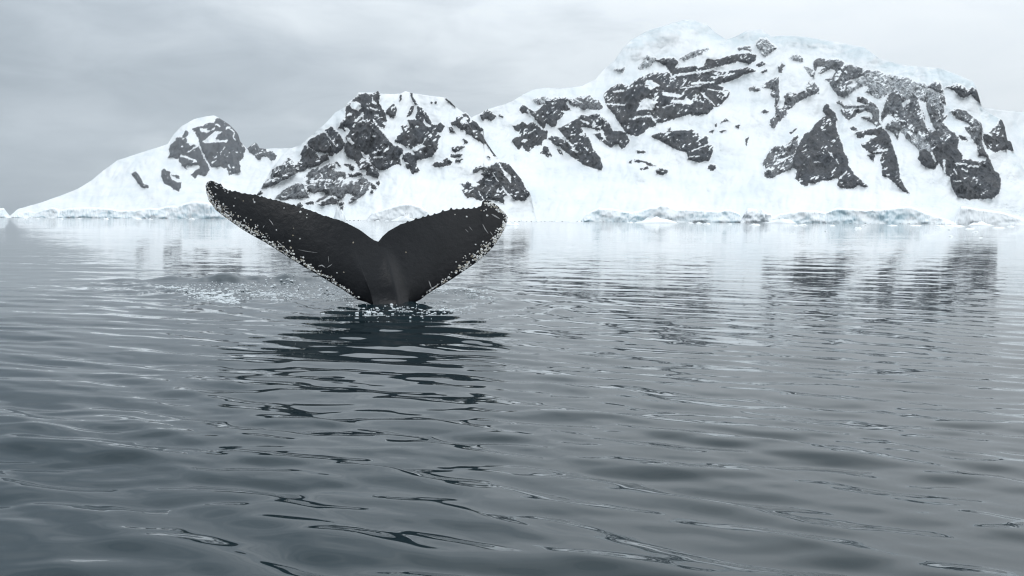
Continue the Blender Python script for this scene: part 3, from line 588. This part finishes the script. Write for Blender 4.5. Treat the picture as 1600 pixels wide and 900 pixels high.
# ------------------------------------------------------------------ ice cliffs and floes along the shore
def ice_cliff(label, top, D, mat, seed, rough=1.0):
    top = np.array(top, float); step = .6
    px = np.arange(top[0, 0], top[-1, 0] + step, step); m = D / FPX
    yb = 340.0 + .0066 * px + 1.42 * FPX / D + .6
    yt = np.interp(px, top[:, 0], top[:, 1]) + rough * (.9 * fbm(px / 9, px * 0, 3, seed))
    yt = np.minimum(yt, yb - .8)
    nv = 14; v = np.linspace(0, 1, nv)[:, None]
    PX = px + 0 * v; PY = yb * (1 - v) + yt * v
    blk = 5 * fbm(PX / 22, PY / 17, 2, seed + 1) + ridged((PX + .6 * PY * perlin(PX / 30, PX * 0, seed + 9)) / 24, PY / 26, 3, seed + 2) * 2.2 * (.6 + perlin(PX / 26, PY * 0, seed + 8)) + 1.5 * fbm(PX / 6, PY / 5, 3, seed + 3)
    V = at(PX, PY, D + m * (8 * v - rough * blk * sstep(0, .25, v)))
    V[0, :, 2] = -2
    rows = [V]
    for q in ((10, .3), (40, 1.0), (110, 2.0), (260, 3.0)):
        rows.append(at(px, yt - q[1] + .6 * perlin(px / 12, px * 0 + q[0], seed), D + m * (8 + q[0]) + 0 * px)[None])
    V = np.concatenate(rows)
    # close the two ends down to the water
    o = mesh_obj("ice_cliff", V.reshape(-1, 3), grid_faces(len(V), len(px)), mat)
    return tag(o, label, "ice cliff")
s1 = lambda P: [(x * .2125, 290 + y * .2128) for x, y in P]
ice_cliff("long low pale blue ice cliff under the leftmost snow mountain", s1([(90,232),(130,205),(210,195),(260,205),(330,180),(400,168),(440,190),(500,176),(620,170),(760,175),(880,190),(1000,188),(1100,175),(1160,178),(1230,158),(1300,160),(1360,140),(1420,125),(1500,130),(1580,150),(1700,170),(1850,215),(2000,240)]), 8350, BLUE_ICE, 101)
ice_cliff("grey domed ice front seen between the two whale flukes", [(574,343),(582,334),(596,330),(610,326),(625,321),(640,320),(655,324),(667,331),(676,340),(682,344)], 2360, GREY_ICE, 111, .7)
ice_cliff("broad blue ice cliff with a central peak right of the whale tail", [(905,347),(918,335),(936,327),(956,328),(972,331),(988,334),(1002,330),(1015,327),(1026,325),(1035,321.5),(1045,325),(1056,329),(1071,329),(1094,330),(1108,331),(1123,332),(1139,329),(1153,334),(1166,347)], 3130, BLUE_ICE, 121)
ice_cliff("jagged grey block of ice beside the broad blue cliff", [(1157,347),(1161,338),(1168,329),(1176,328),(1182,329),(1186,335),(1190,328.5),(1194,333),(1199,336),(1204,336),(1212,347)], 3050, GREY_ICE, 131, 1.8)
ice_cliff("long pale ice cliff under the massif, tallest at its right end", [(1196,348),(1208,341),(1220,336),(1250,331),(1275,331),(1290,334),(1307,327),(1325,328),(1350,330),(1375,329),(1400,326),(1425,325),(1445,334),(1470,342),(1496,350)], 3040, BLUE_ICE, 141)
ice_cliff("grey blue ice face at the far right end of the shore", [(1490,350),(1502,325),(1520,327),(1537,330),(1562,333),(1580,338),(1600,345),(1640,351)], 3080, GREY_ICE, 151, .8)
ice_cliff("small pale ice front at the left edge of the horizon", [(-40,342),(-30,334),(-12,329),(0,328),(6,328),(11,335),(17,342)], 8100, BLUE_ICE, 161, .6)

def lump_mesh(seed):
    g = np.random.default_rng(seed)
    n, rings = 14, [(1.0, -.25), (1.04, .05), (.9, .35), (.62, .7), (.28, .95)]
    V, F = [], []
    ph = g.uniform(0, 6.28, 4); am = g.uniform(.05, .28, 4)
    for rr_, z in rings:
        for k in range(n):
            t = k / n * 2 * math.pi
            q = 1 + sum(am[i] * math.sin((i + 1) * t + ph[i]) for i in range(4))
            V.append((rr_ * q * math.cos(t), rr_ * q * .6 * math.sin(t), z * (1 + .5 * math.sin(t * 2 + ph[0]) + .3 * g.normal() * (z > .2))))
    for i in range(len(rings) - 1):
        for k in range(n): F.append((i * n + k, i * n + (k + 1) % n, (i + 1) * n + (k + 1) % n, (i + 1) * n + k))
    V.append((.05, 0, 1.05)); c = len(V) - 1; b = (len(rings) - 1) * n
    for k in range(0, n, 2): F.append((b + k, b + (k + 1) % n, b + (k + 2) % n, c))
    return V, F
LUMPS = [mesh_obj("ice_floe", *lump_mesh(s), FLOE) for s in range(6)]
used = set()
def floe(px, py, wpx, hpx, label, cat="ice floe", group=None, name="ice_floe", which=None):
    i = random.randrange(6) if which is None else which
    if i not in used: o = LUMPS[i]; used.add(i)
    else: o = LUMPS[i].copy(); COL.objects.link(o)
    p = on_water(np.array(float(px)), np.array(float(py))); m = p[1] / FPX
    o.name = name; o.location = (p[0], p[1], 0); o.scale = (wpx / 2 * m, wpx / 2 * m, hpx * m)
    o.rotation_euler = (0, 0, random.uniform(-.5, .5))
    for k in ('label', 'category', 'group'):
        if k in o: del o[k]
    return tag(o, label, cat, group)
floe(634, 346.2, 34, 8.5, "white rounded ice floe before the grey domed ice front, between the flukes", which=0)
floe(1024, 348.6, 64, 7.5, "widest flat white ice floe before the broad blue ice cliff", which=1)
floe(799, 352.5, 20, 3.5, "small white ice floe just right of the right fluke tip", which=2)
floe(530, 345.4, 20, 13, "pale blue iceberg standing behind the left fluke", "iceberg", name="iceberg", which=3)
floe(1222, 348.9, 46, 5.5, "long white ice floe right of the jagged grey ice block", which=4)
floe(1533, 352.6, 40, 4.5, "white ice floe nearest the right end of the shore", which=5)
g = np.random.default_rng(77)
spots = [(1105,350.5,13),(1140,351,8),(1180,352,18),(1244,353,14),(1256,352.2,10),(1340,357.5,12),(1300,353,8),(1352,352.6,9),(1395,352.8,12),(1430,353,14),(1468,354,18),(1490,354,22),(1515,358,12),(1525,363,9),(1533,372,6),(1485,370,9),(1484,359.5,8),(1560,356.5,18),(1580,354.5,12),(1290,362,5),(1240,363,4),(785,347.5,8),(815,346.3,7),(840,346.4,10),(868,346.8,8),(890,347,9),(905,347.2,8),(985,348.2,10),(1078,349.2,9),(1092,349.5,10),(60,342.3,9),(95,342.6,8),(125,342,9),(165,343,10),(215,342.8,12),(235,343,9),(300,343.2,8),(40,343,6),(590,345.5,6),(605,345.5,5),(690,345.8,6)]
ORD = "first second third fourth fifth sixth seventh eighth ninth tenth eleventh twelfth".split(); tally = {}
for x, y, wd in sorted(spots):
    where = ("under the leftmost mountain" if x < 320 else "in the gap between the whale flukes" if x < 720 else "just right of the whale tail" if x < 925
             else "off the broad blue ice cliff" if x < 1170 else "off the long pale ice cliff" if x < 1450 else "at the far right end of the shore")
    floe(x, y, wd * g.uniform(.8, 1.2), g.uniform(.9, 2.0), ORD[tally.setdefault(where, 0)] + " small white ice scrap from the left " + where, group="scraps of drift ice " + where); tally[where] += 1

# ------------------------------------------------------------------ whale tail
TOPL = [(321.4,291),(322,287.5),(324,284.6),(329.5,282),(336,284),(342.5,288),(350.6,294.4),(359,299),(367,299.5),(375,302),(383,303),(394.5,304.5),(401,306.5),(414,309.5),(430,313),(440,315.5),(453,319),(466,323),(482,328.5),(494,332),(505,337),(520,341.5),(534,345.5),(549,352),(562,359),(567,362.5),(578,371),(585,375.5),(591,377.5)]
TOPR = [(591,377.5),(594,374),(598,369),(607,361),(623,352),(625,350.5),(636,347.5),(649,343),(667,338),(678,335.5),(691,331),(704,327.5),(714,327),(724.5,326.5),(739,326),(748,324.5),(752,321),(753.5,315),(758,312),(768,314.5),(779,323),(788,332),(793,338.5)]
LEADL = [(321.4,291),(323,302.5),(328,315.5),(337.6,328.5),(350.6,338.5),(363.6,348),(378,358),(394.5,368),(414,378.5),(435,392),(457,406),(476,417.5),(497,429.5),(515,440.5),(534,451.5),(548,461),(557,467.5),(574,473),(590,481),(597,500),(597,540),(596,600)]
LEADR = [(793,338.5),(791.5,348),(788,358),(782,369),(772,384),(759,398),(743,411),(732,418.5),(717,429),(708,435),(692,445),(677,453.5),(667,460),(657.5,468),(647,473),(638,481),(635,500),(637,540),(640,600)]
DW = float(WH[1])
def resample(P, n, bias=1.0):
    P = np.array(P, float); s = np.concatenate([[0], np.cumsum(np.hypot(*np.diff(P, axis=0).T))])
    t = np.linspace(0, 1, n)**bias * s[-1]
    return np.stack([np.interp(t, s, P[:, 0]), np.interp(t, s, P[:, 1])], -1)
def whale():
    nu, nv = 190, 36
    g = np.random.default_rng(4)
    bL, tL = resample(LEADL, nu), resample(TOPL, nu)
    bR, tR = resample(LEADR[::-1], nu), resample(TOPR, nu)
    B = np.concatenate([bL, [[616, 600]], bR]); T = np.concatenate([tL, [[591.3, 378]], tR])
    # knobs along the trailing edge
    kn = np.zeros(len(T))
    for k, (x, a) in enumerate([(636,2.4),(649,2.6),(660,2.0),(668,2.8),(678,2.2),(691,3.2),(704,3.4),(713,1.5),(723,2.6),(731,1.6),(740,2.6),(747,1.8)]):
        kn -= a * np.exp(-((T[:, 0] - x - .8) / 1.7)**2) * (np.arange(len(T)) > nu)
    xl = 345.
    while xl < 545:
        kn -= g.uniform(.6, 3.2) * (1 - (xl - 345) / 300) * np.exp(-((T[:, 0] - xl) / g.uniform(1.2, 3.0))**2) * (np.arange(len(T)) < nu)
        xl += g.uniform(3.5, 9)
        n = len(B)
    u = np.linspace(0, 1, nv); v = (1 - np.cos(np.pi * u)) / 2
    PX = B[:, 0, None] * (1 - v) + T[:, 0, None] * v
    PY = B[:, 1, None] * (1 - v) + T[:, 1, None] * v + kn[:, None] * v**40
    # gentle waist so rows of the middle follow the stem
    chord = np.hypot(*(T - B).T) / FPX * DW
    prof = 1.55 * (np.sqrt(np.maximum(v, 0)) * (1 - v) * 1.25 + .10 * np.sqrt(np.maximum(v * (1 - v), 0)))
    tipf = sstep(0, .06, np.minimum(np.arange(n) / n, 1 - np.arange(n) / n))
    half = .5 * prof[None, :] * np.minimum(.13 * chord, .17)[:, None] * (.35 + .65 * tipf[:, None])
    # stem of the tail
    rx = np.interp(PY, [376, 400, 430, 475, 520, 600], [592, 601, 612, 623, 624, 620])
    dx = PX - rx
    stem = sstep(372, 455, PY) * np.where(dx > 0, .72 * np.exp(-(dx / 10)**2) + .28 * np.exp(-(dx / 40)**2), .40 * np.exp(-(dx / 17)**2) + .60 * np.exp(-(dx / 55)**2))
    edge = np.sqrt(np.clip(4 * v * (1 - v), 0, 1))[None, :]
    under = sstep(462, 520, PY)
    front = half + .15 * stem * edge + .18 * under * edge
    backt = half + .12 * stem * edge + .18 * under * edge
    # flukes bend away from the camera towards the tips
    cx = (PX - 608) / 200
    bend = np.where(cx < 0, .55 * cx**2, .35 * cx**2) + .0016 * (PY - 470) * -1
    Vf = at(PX, PY, DW + bend - front); Vb = at(PX, PY, DW + bend + backt)
    V = np.concatenate([Vf.reshape(-1, 3), Vb.reshape(-1, 3)])
    F1 = grid_faces(n, nv); F2 = F1[:, ::-1] + n * nv
    i = np.arange(n - 1)
    e0 = np.stack([i * nv, i * nv + n * nv, (i + 1) * nv + n * nv, (i + 1) * nv], -1)
    j = i * nv + nv - 1
    e1 = np.stack([j, j + nv, j + nv + n * nv, j + n * nv], -1)
    o = mesh_obj("humpback_whale", V, np.concatenate([F1, F2, e0, e1]), SKIN)
    import bmesh
    bm = bmesh.new(); bm.from_mesh(o.data)
    bmesh.ops.remove_doubles(bm, verts=bm.verts, dist=.0008); bmesh.ops.recalc_face_normals(bm, faces=bm.faces)
    bm.to_mesh(o.data); bm.free()
    tag(o, "dark humpback whale raising its barnacled tail flukes out of the grey water", "whale")
    # ---- barnacles
    dvv = np.gradient(Vf, axis=1); duu = np.gradient(Vf, axis=0)
    nn = np.cross(duu, dvv); nn /= np.linalg.norm(nn, axis=-1, keepdims=True) + 1e-9
    if nn[..., 1].mean() > 0: nn = -nn
    vs, fs = [], []
    def shell(i, fv, r, h):
        jf = np.interp(fv, v, np.arange(nv)); j0 = int(min(jf, nv - 2)); t = jf - j0
        p = Vf[i, j0] * (1 - t) + Vf[i, j0 + 1] * t; q = nn[i, j0]
        a = np.cross(q, (0.3, .2, 1)); a /= np.linalg.norm(a); b = np.cross(q, a)
        k0 = len(vs); m_ = 7; el = g.uniform(.65, 1.5); sp = g.uniform(0, 6.28)
        for rad, hh in ((1.0, -.15), (.72, .75), (.34, 1.0), (.22, .55)):
            for k in range(m_):
                th = 6.28 * k / m_ + sp
                vs.append(p + r * rad * (a * math.cos(th) * el + b * math.sin(th)) * g.uniform(.85, 1.15) + q * hh * h)
        for s_ in range(3):
            for k in range(m_):
                fs.append((k0 + s_ * m_ + k, k0 + s_ * m_ + (k + 1) % m_, k0 + (s_ + 1) * m_ + (k + 1) % m_, k0 + (s_ + 1) * m_ + k))
    cnt = 0
    clump = lambda i, k: perlin(i / 7.0, fvv * 9, 70 + k)
    def place(side, total):
        nonlocal cnt
        made = 0; tries = 0
        while made < total and tries < 40000:
            tries += 1
            i = int(g.integers(0, nu)); ii = i if side < 0 else nu + 1 + i
            B0 = B[ii]
            if B0[1] > 470: continue
            x = B0[0]
            cpx = chord[ii] / DW * FPX
            if side < 0:
                wband = np.interp(x, [321, 330, 350, 400, 450, 500, 556], [14, 15, 14, 17, 16, 13, 8])
                dens = np.interp(x, [321, 340, 420, 500, 530, 556], [1, 1, .85, .75, .6, .35])
            else:
                wband = np.interp(x, [660, 690, 720, 760, 785, 793], [5, 8, 19, 20, 13, 9])
                dens = np.interp(x, [660, 680, 700, 725, 780, 793], [.2, .35, .5, .9, 1, 1])
            d = abs(g.normal(0, .50)) * wband + .3
            if d < np.interp(x, [340, 430, 560, 660, 730, 780], [0, 2.5, 3, 5, 2, 0]) * g.uniform(.3, 1): continue
            if g.random() > dens or d > cpx * .9: continue
            fvv = d / cpx
            if perlin(ii / 5.0, d / 5.0, 70) < -.05 and g.random() < .88: continue
            r = DW / FPX * g.choice([.6, .95, 1.3, 1.8], p=[.34, .36, .21, .09])
            shell(ii, fvv, r, r * .55); made += 1
    place(-1, 800); place(1, 430)
    # rim of the right fluke tip, and strays out on the flukes
    for k in range(80):
        ii = nu + 1 + int(g.integers(int(nu * .80), nu)); cpx = chord[ii] / DW * FPX
        shell(ii, 1 - min(.8, abs(g.normal(0, 4)) / cpx) - .01, DW / FPX * g.choice([.7, 1.1, 1.5]), .008)
    for k in range(22):
        ii = int(g.integers(0, int(nu * .16))); cpx = chord[ii] / DW * FPX
        shell(ii, 1 - min(.6, abs(g.normal(0, 2.2)) / cpx) - .01, DW / FPX * g.choice([.6, .9, 1.2]), .008)
    def at_px(x, y, r):
        dd = (PX - x)**2 + (PY - y)**2; i_, j_ = np.unravel_index(np.argmin(dd), dd.shape)
        shell(i_, v[j_], DW / FPX * r, DW / FPX * r * .5)
    for x, y, r in ((551,379,1.6),(634.5,394,1.2),(729,338,1.2),(760,329,1.5),(762,338,1.6),(752,329,1.4),(756,329.5,1.2),(443,325.5,1.3),(470,331,1.8),(479,335,1),(431,359.5,1.3),(453,376,1.6),(457,369,1.2),(459,357,1),(468,374,1.2),(396,311,1),(398,316,1.6),(368,310,1),(380,315,1),(366,322,1.2),(711,334,1),(743,383,1),(713,410,1),(480,340,1),(385,340,1),(393,344,1.4),(455,387,1.8),(537,426,1),(527,425,1)):
        at_px(x, y, r)
    b = mesh_obj("barnacles", vs, fs, SHELL, o, smooth=False); b['kind'] = 'stuff'
    # ---- scars: thin raised lines
    def scar(pts, wpx):
        P = resample(pts, 9); q = []
        for k, (x, y) in enumerate(P):
            dd = (PX - x)**2 + (PY - y)**2; i_, j_ = np.unravel_index(np.argmin(dd), dd.shape)
            d0 = np.linalg.norm(Vf[i_, j_][1]); q.append(at(np.array(x), np.array(y), DW + bend[i_, j_] - front[i_, j_] - .004))
        q = np.array(q); t = np.gradient(q, axis=0); t /= np.linalg.norm(t, axis=1, keepdims=True)
        sdv = np.cross(t, (0, 1, 0)); wv = wpx / FPX * DW / 2 * np.sin(np.linspace(.25, math.pi - .25, 9))[:, None]
        A, C, M = q + sdv * wv, q - sdv * wv, q + np.array([0, -.004, 0])
        VV = np.concatenate([A, M, C]); FF = np.concatenate([np.array([(k, k + 1, 9 + k + 1, 9 + k) for k in range(8)]), np.array([(9 + k, 9 + k + 1, 18 + k + 1, 18 + k) for k in range(8)])])
        mesh_obj("scar", VV, FF, SCAR, o)
    for pts, wd in (([(754,350),(758,358),(763,365)],1.3),([(768,334.5),(774,338),(781,342)],2.2),([(733,354),(738,360)],.8),([(727,358),(732,363)],.7),([(420,342.5),(424,347),(427,352)],1.1),([(413,352),(411,356)],1.1),([(396,310),(397,318)],1.2),([(497,416),(503,414.5),(508,418)],1.8),([(511,418),(516,415),(519,412.5)],1.2),([(346,321.5),(356,322.5)],1.2),([(351,326),(358,326)],1.),([(335,291),(341,295)],2.0),([(433,377),(440,383),(447,389)],1.6),([(466,390),(480,393),(496,395)],.6),([(670,438.5),(672,444),(674,450)],1.4),([(668,455),(675,451),(687,443)],1.6),([(513,400),(513.5,410)],.5),([(766,362),(770,368)],1.2)):
        scar(pts, wd)
    return o
whale()

# ------------------------------------------------------------------ foam
def foam(name, label, regions, seed):
    g = np.random.default_rng(seed); vs, fs = [], []
    for (x, y, sx, sy, slant, count, r0, r1, h) in regions:
        made = 0
        while made < count * 1.7:
            a, b_ = g.normal(0, 1), g.normal(0, 1)
            if abs(a) > 2.2 or abs(b_) > 2.2: continue
            qx, qy = x + a * sx, y + b_ * sy + a * sx * slant
            p = on_water(np.array(qx), np.array(qy))
            if perlin(p[0] / .35, p[1] / .5, seed) + .5 * perlin(p[0] / .12, p[1] / .16, seed + 3) < -.02: 
                if g.random() < .85: continue
            r = (r0 + (r1 - r0) * g.random()**3) * .72; z = float(sea_z(p[0], p[1]))
            k0 = len(vs); m_ = 6; el = g.uniform(.8, 2.4); sp = g.uniform(-.6, .6)
            hh = h * r * g.uniform(.5, 1.4)
            for rad, zz in ((1, -.012), (.62, hh * .75)):
                for k in range(m_):
                    th = 6.283 * k / m_; q = r * rad * g.uniform(.6, 1.3)
                    ux, uy = q * math.cos(th) * el, q * math.sin(th) * .8
                    vs.append((p[0] + ux * math.cos(sp) - uy * math.sin(sp), p[1] + ux * math.sin(sp) + uy * math.cos(sp), z + zz))
            vs.append((p[0], p[1], z + hh))
            for k in range(m_):
                fs.append((k0 + k, k0 + (k + 1) % m_, k0 + m_ + (k + 1) % m_, k0 + m_ + k))
            for k in range(0, m_, 2): fs.append((k0 + m_ + k, k0 + m_ + (k + 1) % m_, k0 + m_ + (k + 2) % m_, k0 + 12))
            made += 1
    o = mesh_obj(name, vs, fs, FOAM, smooth=True)
    return tag(o, label, "foam", None, 'stuff')
foam("foam", "band of white foam and bubbles on the water left of the whale tail", [
    (380, 461, 50, 3.2, .05, 420, .008, .04, .4), (285, 454, 22, 1.2, .16, 130, .008, .04, .5), (335, 466, 22, 3.5, .12, 260, .008, .05, .5),
    (450, 455, 70, 6.0, 0, 260, .007, .030, .4), (480, 463, 45, 3.0, 0, 220, .008, .035, .4), (400, 446, 60, 2.0, 0, 120, .008, .04, .3), (430, 432, 60, 4, 0, 80, .008, .04, .3)], 5)
foam("foam", "white splashes and foam scraps round the foot of the whale tail", [
    (570, 473, 13, 1.4, -.05, 40, .008, .03, .6), (574, 488, 9, 2.0, 0, 22, .008, .035, .6), (620, 486, 55, 5.5, 0, 150, .007, .035, .4),
    (660, 472, 14, 1.2, .05, 40, .008, .025, .6), (720, 482, 30, 4, -.1, 60, .008, .035, .3), (640, 487, 40, 2.4, -.05, 36, .010, .04, .3)], 6)
foam("foam", "low foamy swell of bubbles right of the whale tail", [(715, 457, 24, 3.2, .02, 420, .008, .03, .5), (745, 463, 14, 1.5, .1, 90, .008, .03, .5)], 8)

# ------------------------------------------------------------------ haze
def haze():
    x0, x1, y0, y1, z0, z1 = -17500, 17500, -17500, 17800, -12, 1500
    V = [(x, y, z) for z in (z0, z1) for x, y in ((x0, y0), (x1, y0), (x1, y1), (x0, y1))]
    F = [(3, 2, 1, 0), (4, 5, 6, 7), (0, 1, 5, 4), (1, 2, 6, 5), (2, 3, 7, 6), (3, 0, 4, 7)]
    m = bpy.data.materials.new("haze_air"); m.use_nodes = True; nt = m.node_tree; nt.nodes.clear()
    p = N(nt, 'ShaderNodeVolumePrincipled'); p.inputs['Color'].default_value = (.90, .95, 1, 1)
    p.inputs['Density'].default_value = 1.9e-5; p.inputs['Anisotropy'].default_value = 0
    o_ = N(nt, 'ShaderNodeOutputMaterial'); nt.links.new(p.outputs[0], o_.inputs['Volume'])
    o = mesh_obj("haze", V, F, m, smooth=False)
    return tag(o, "thin pale haze that lightens the far mountains", None, None, 'stuff')
haze()
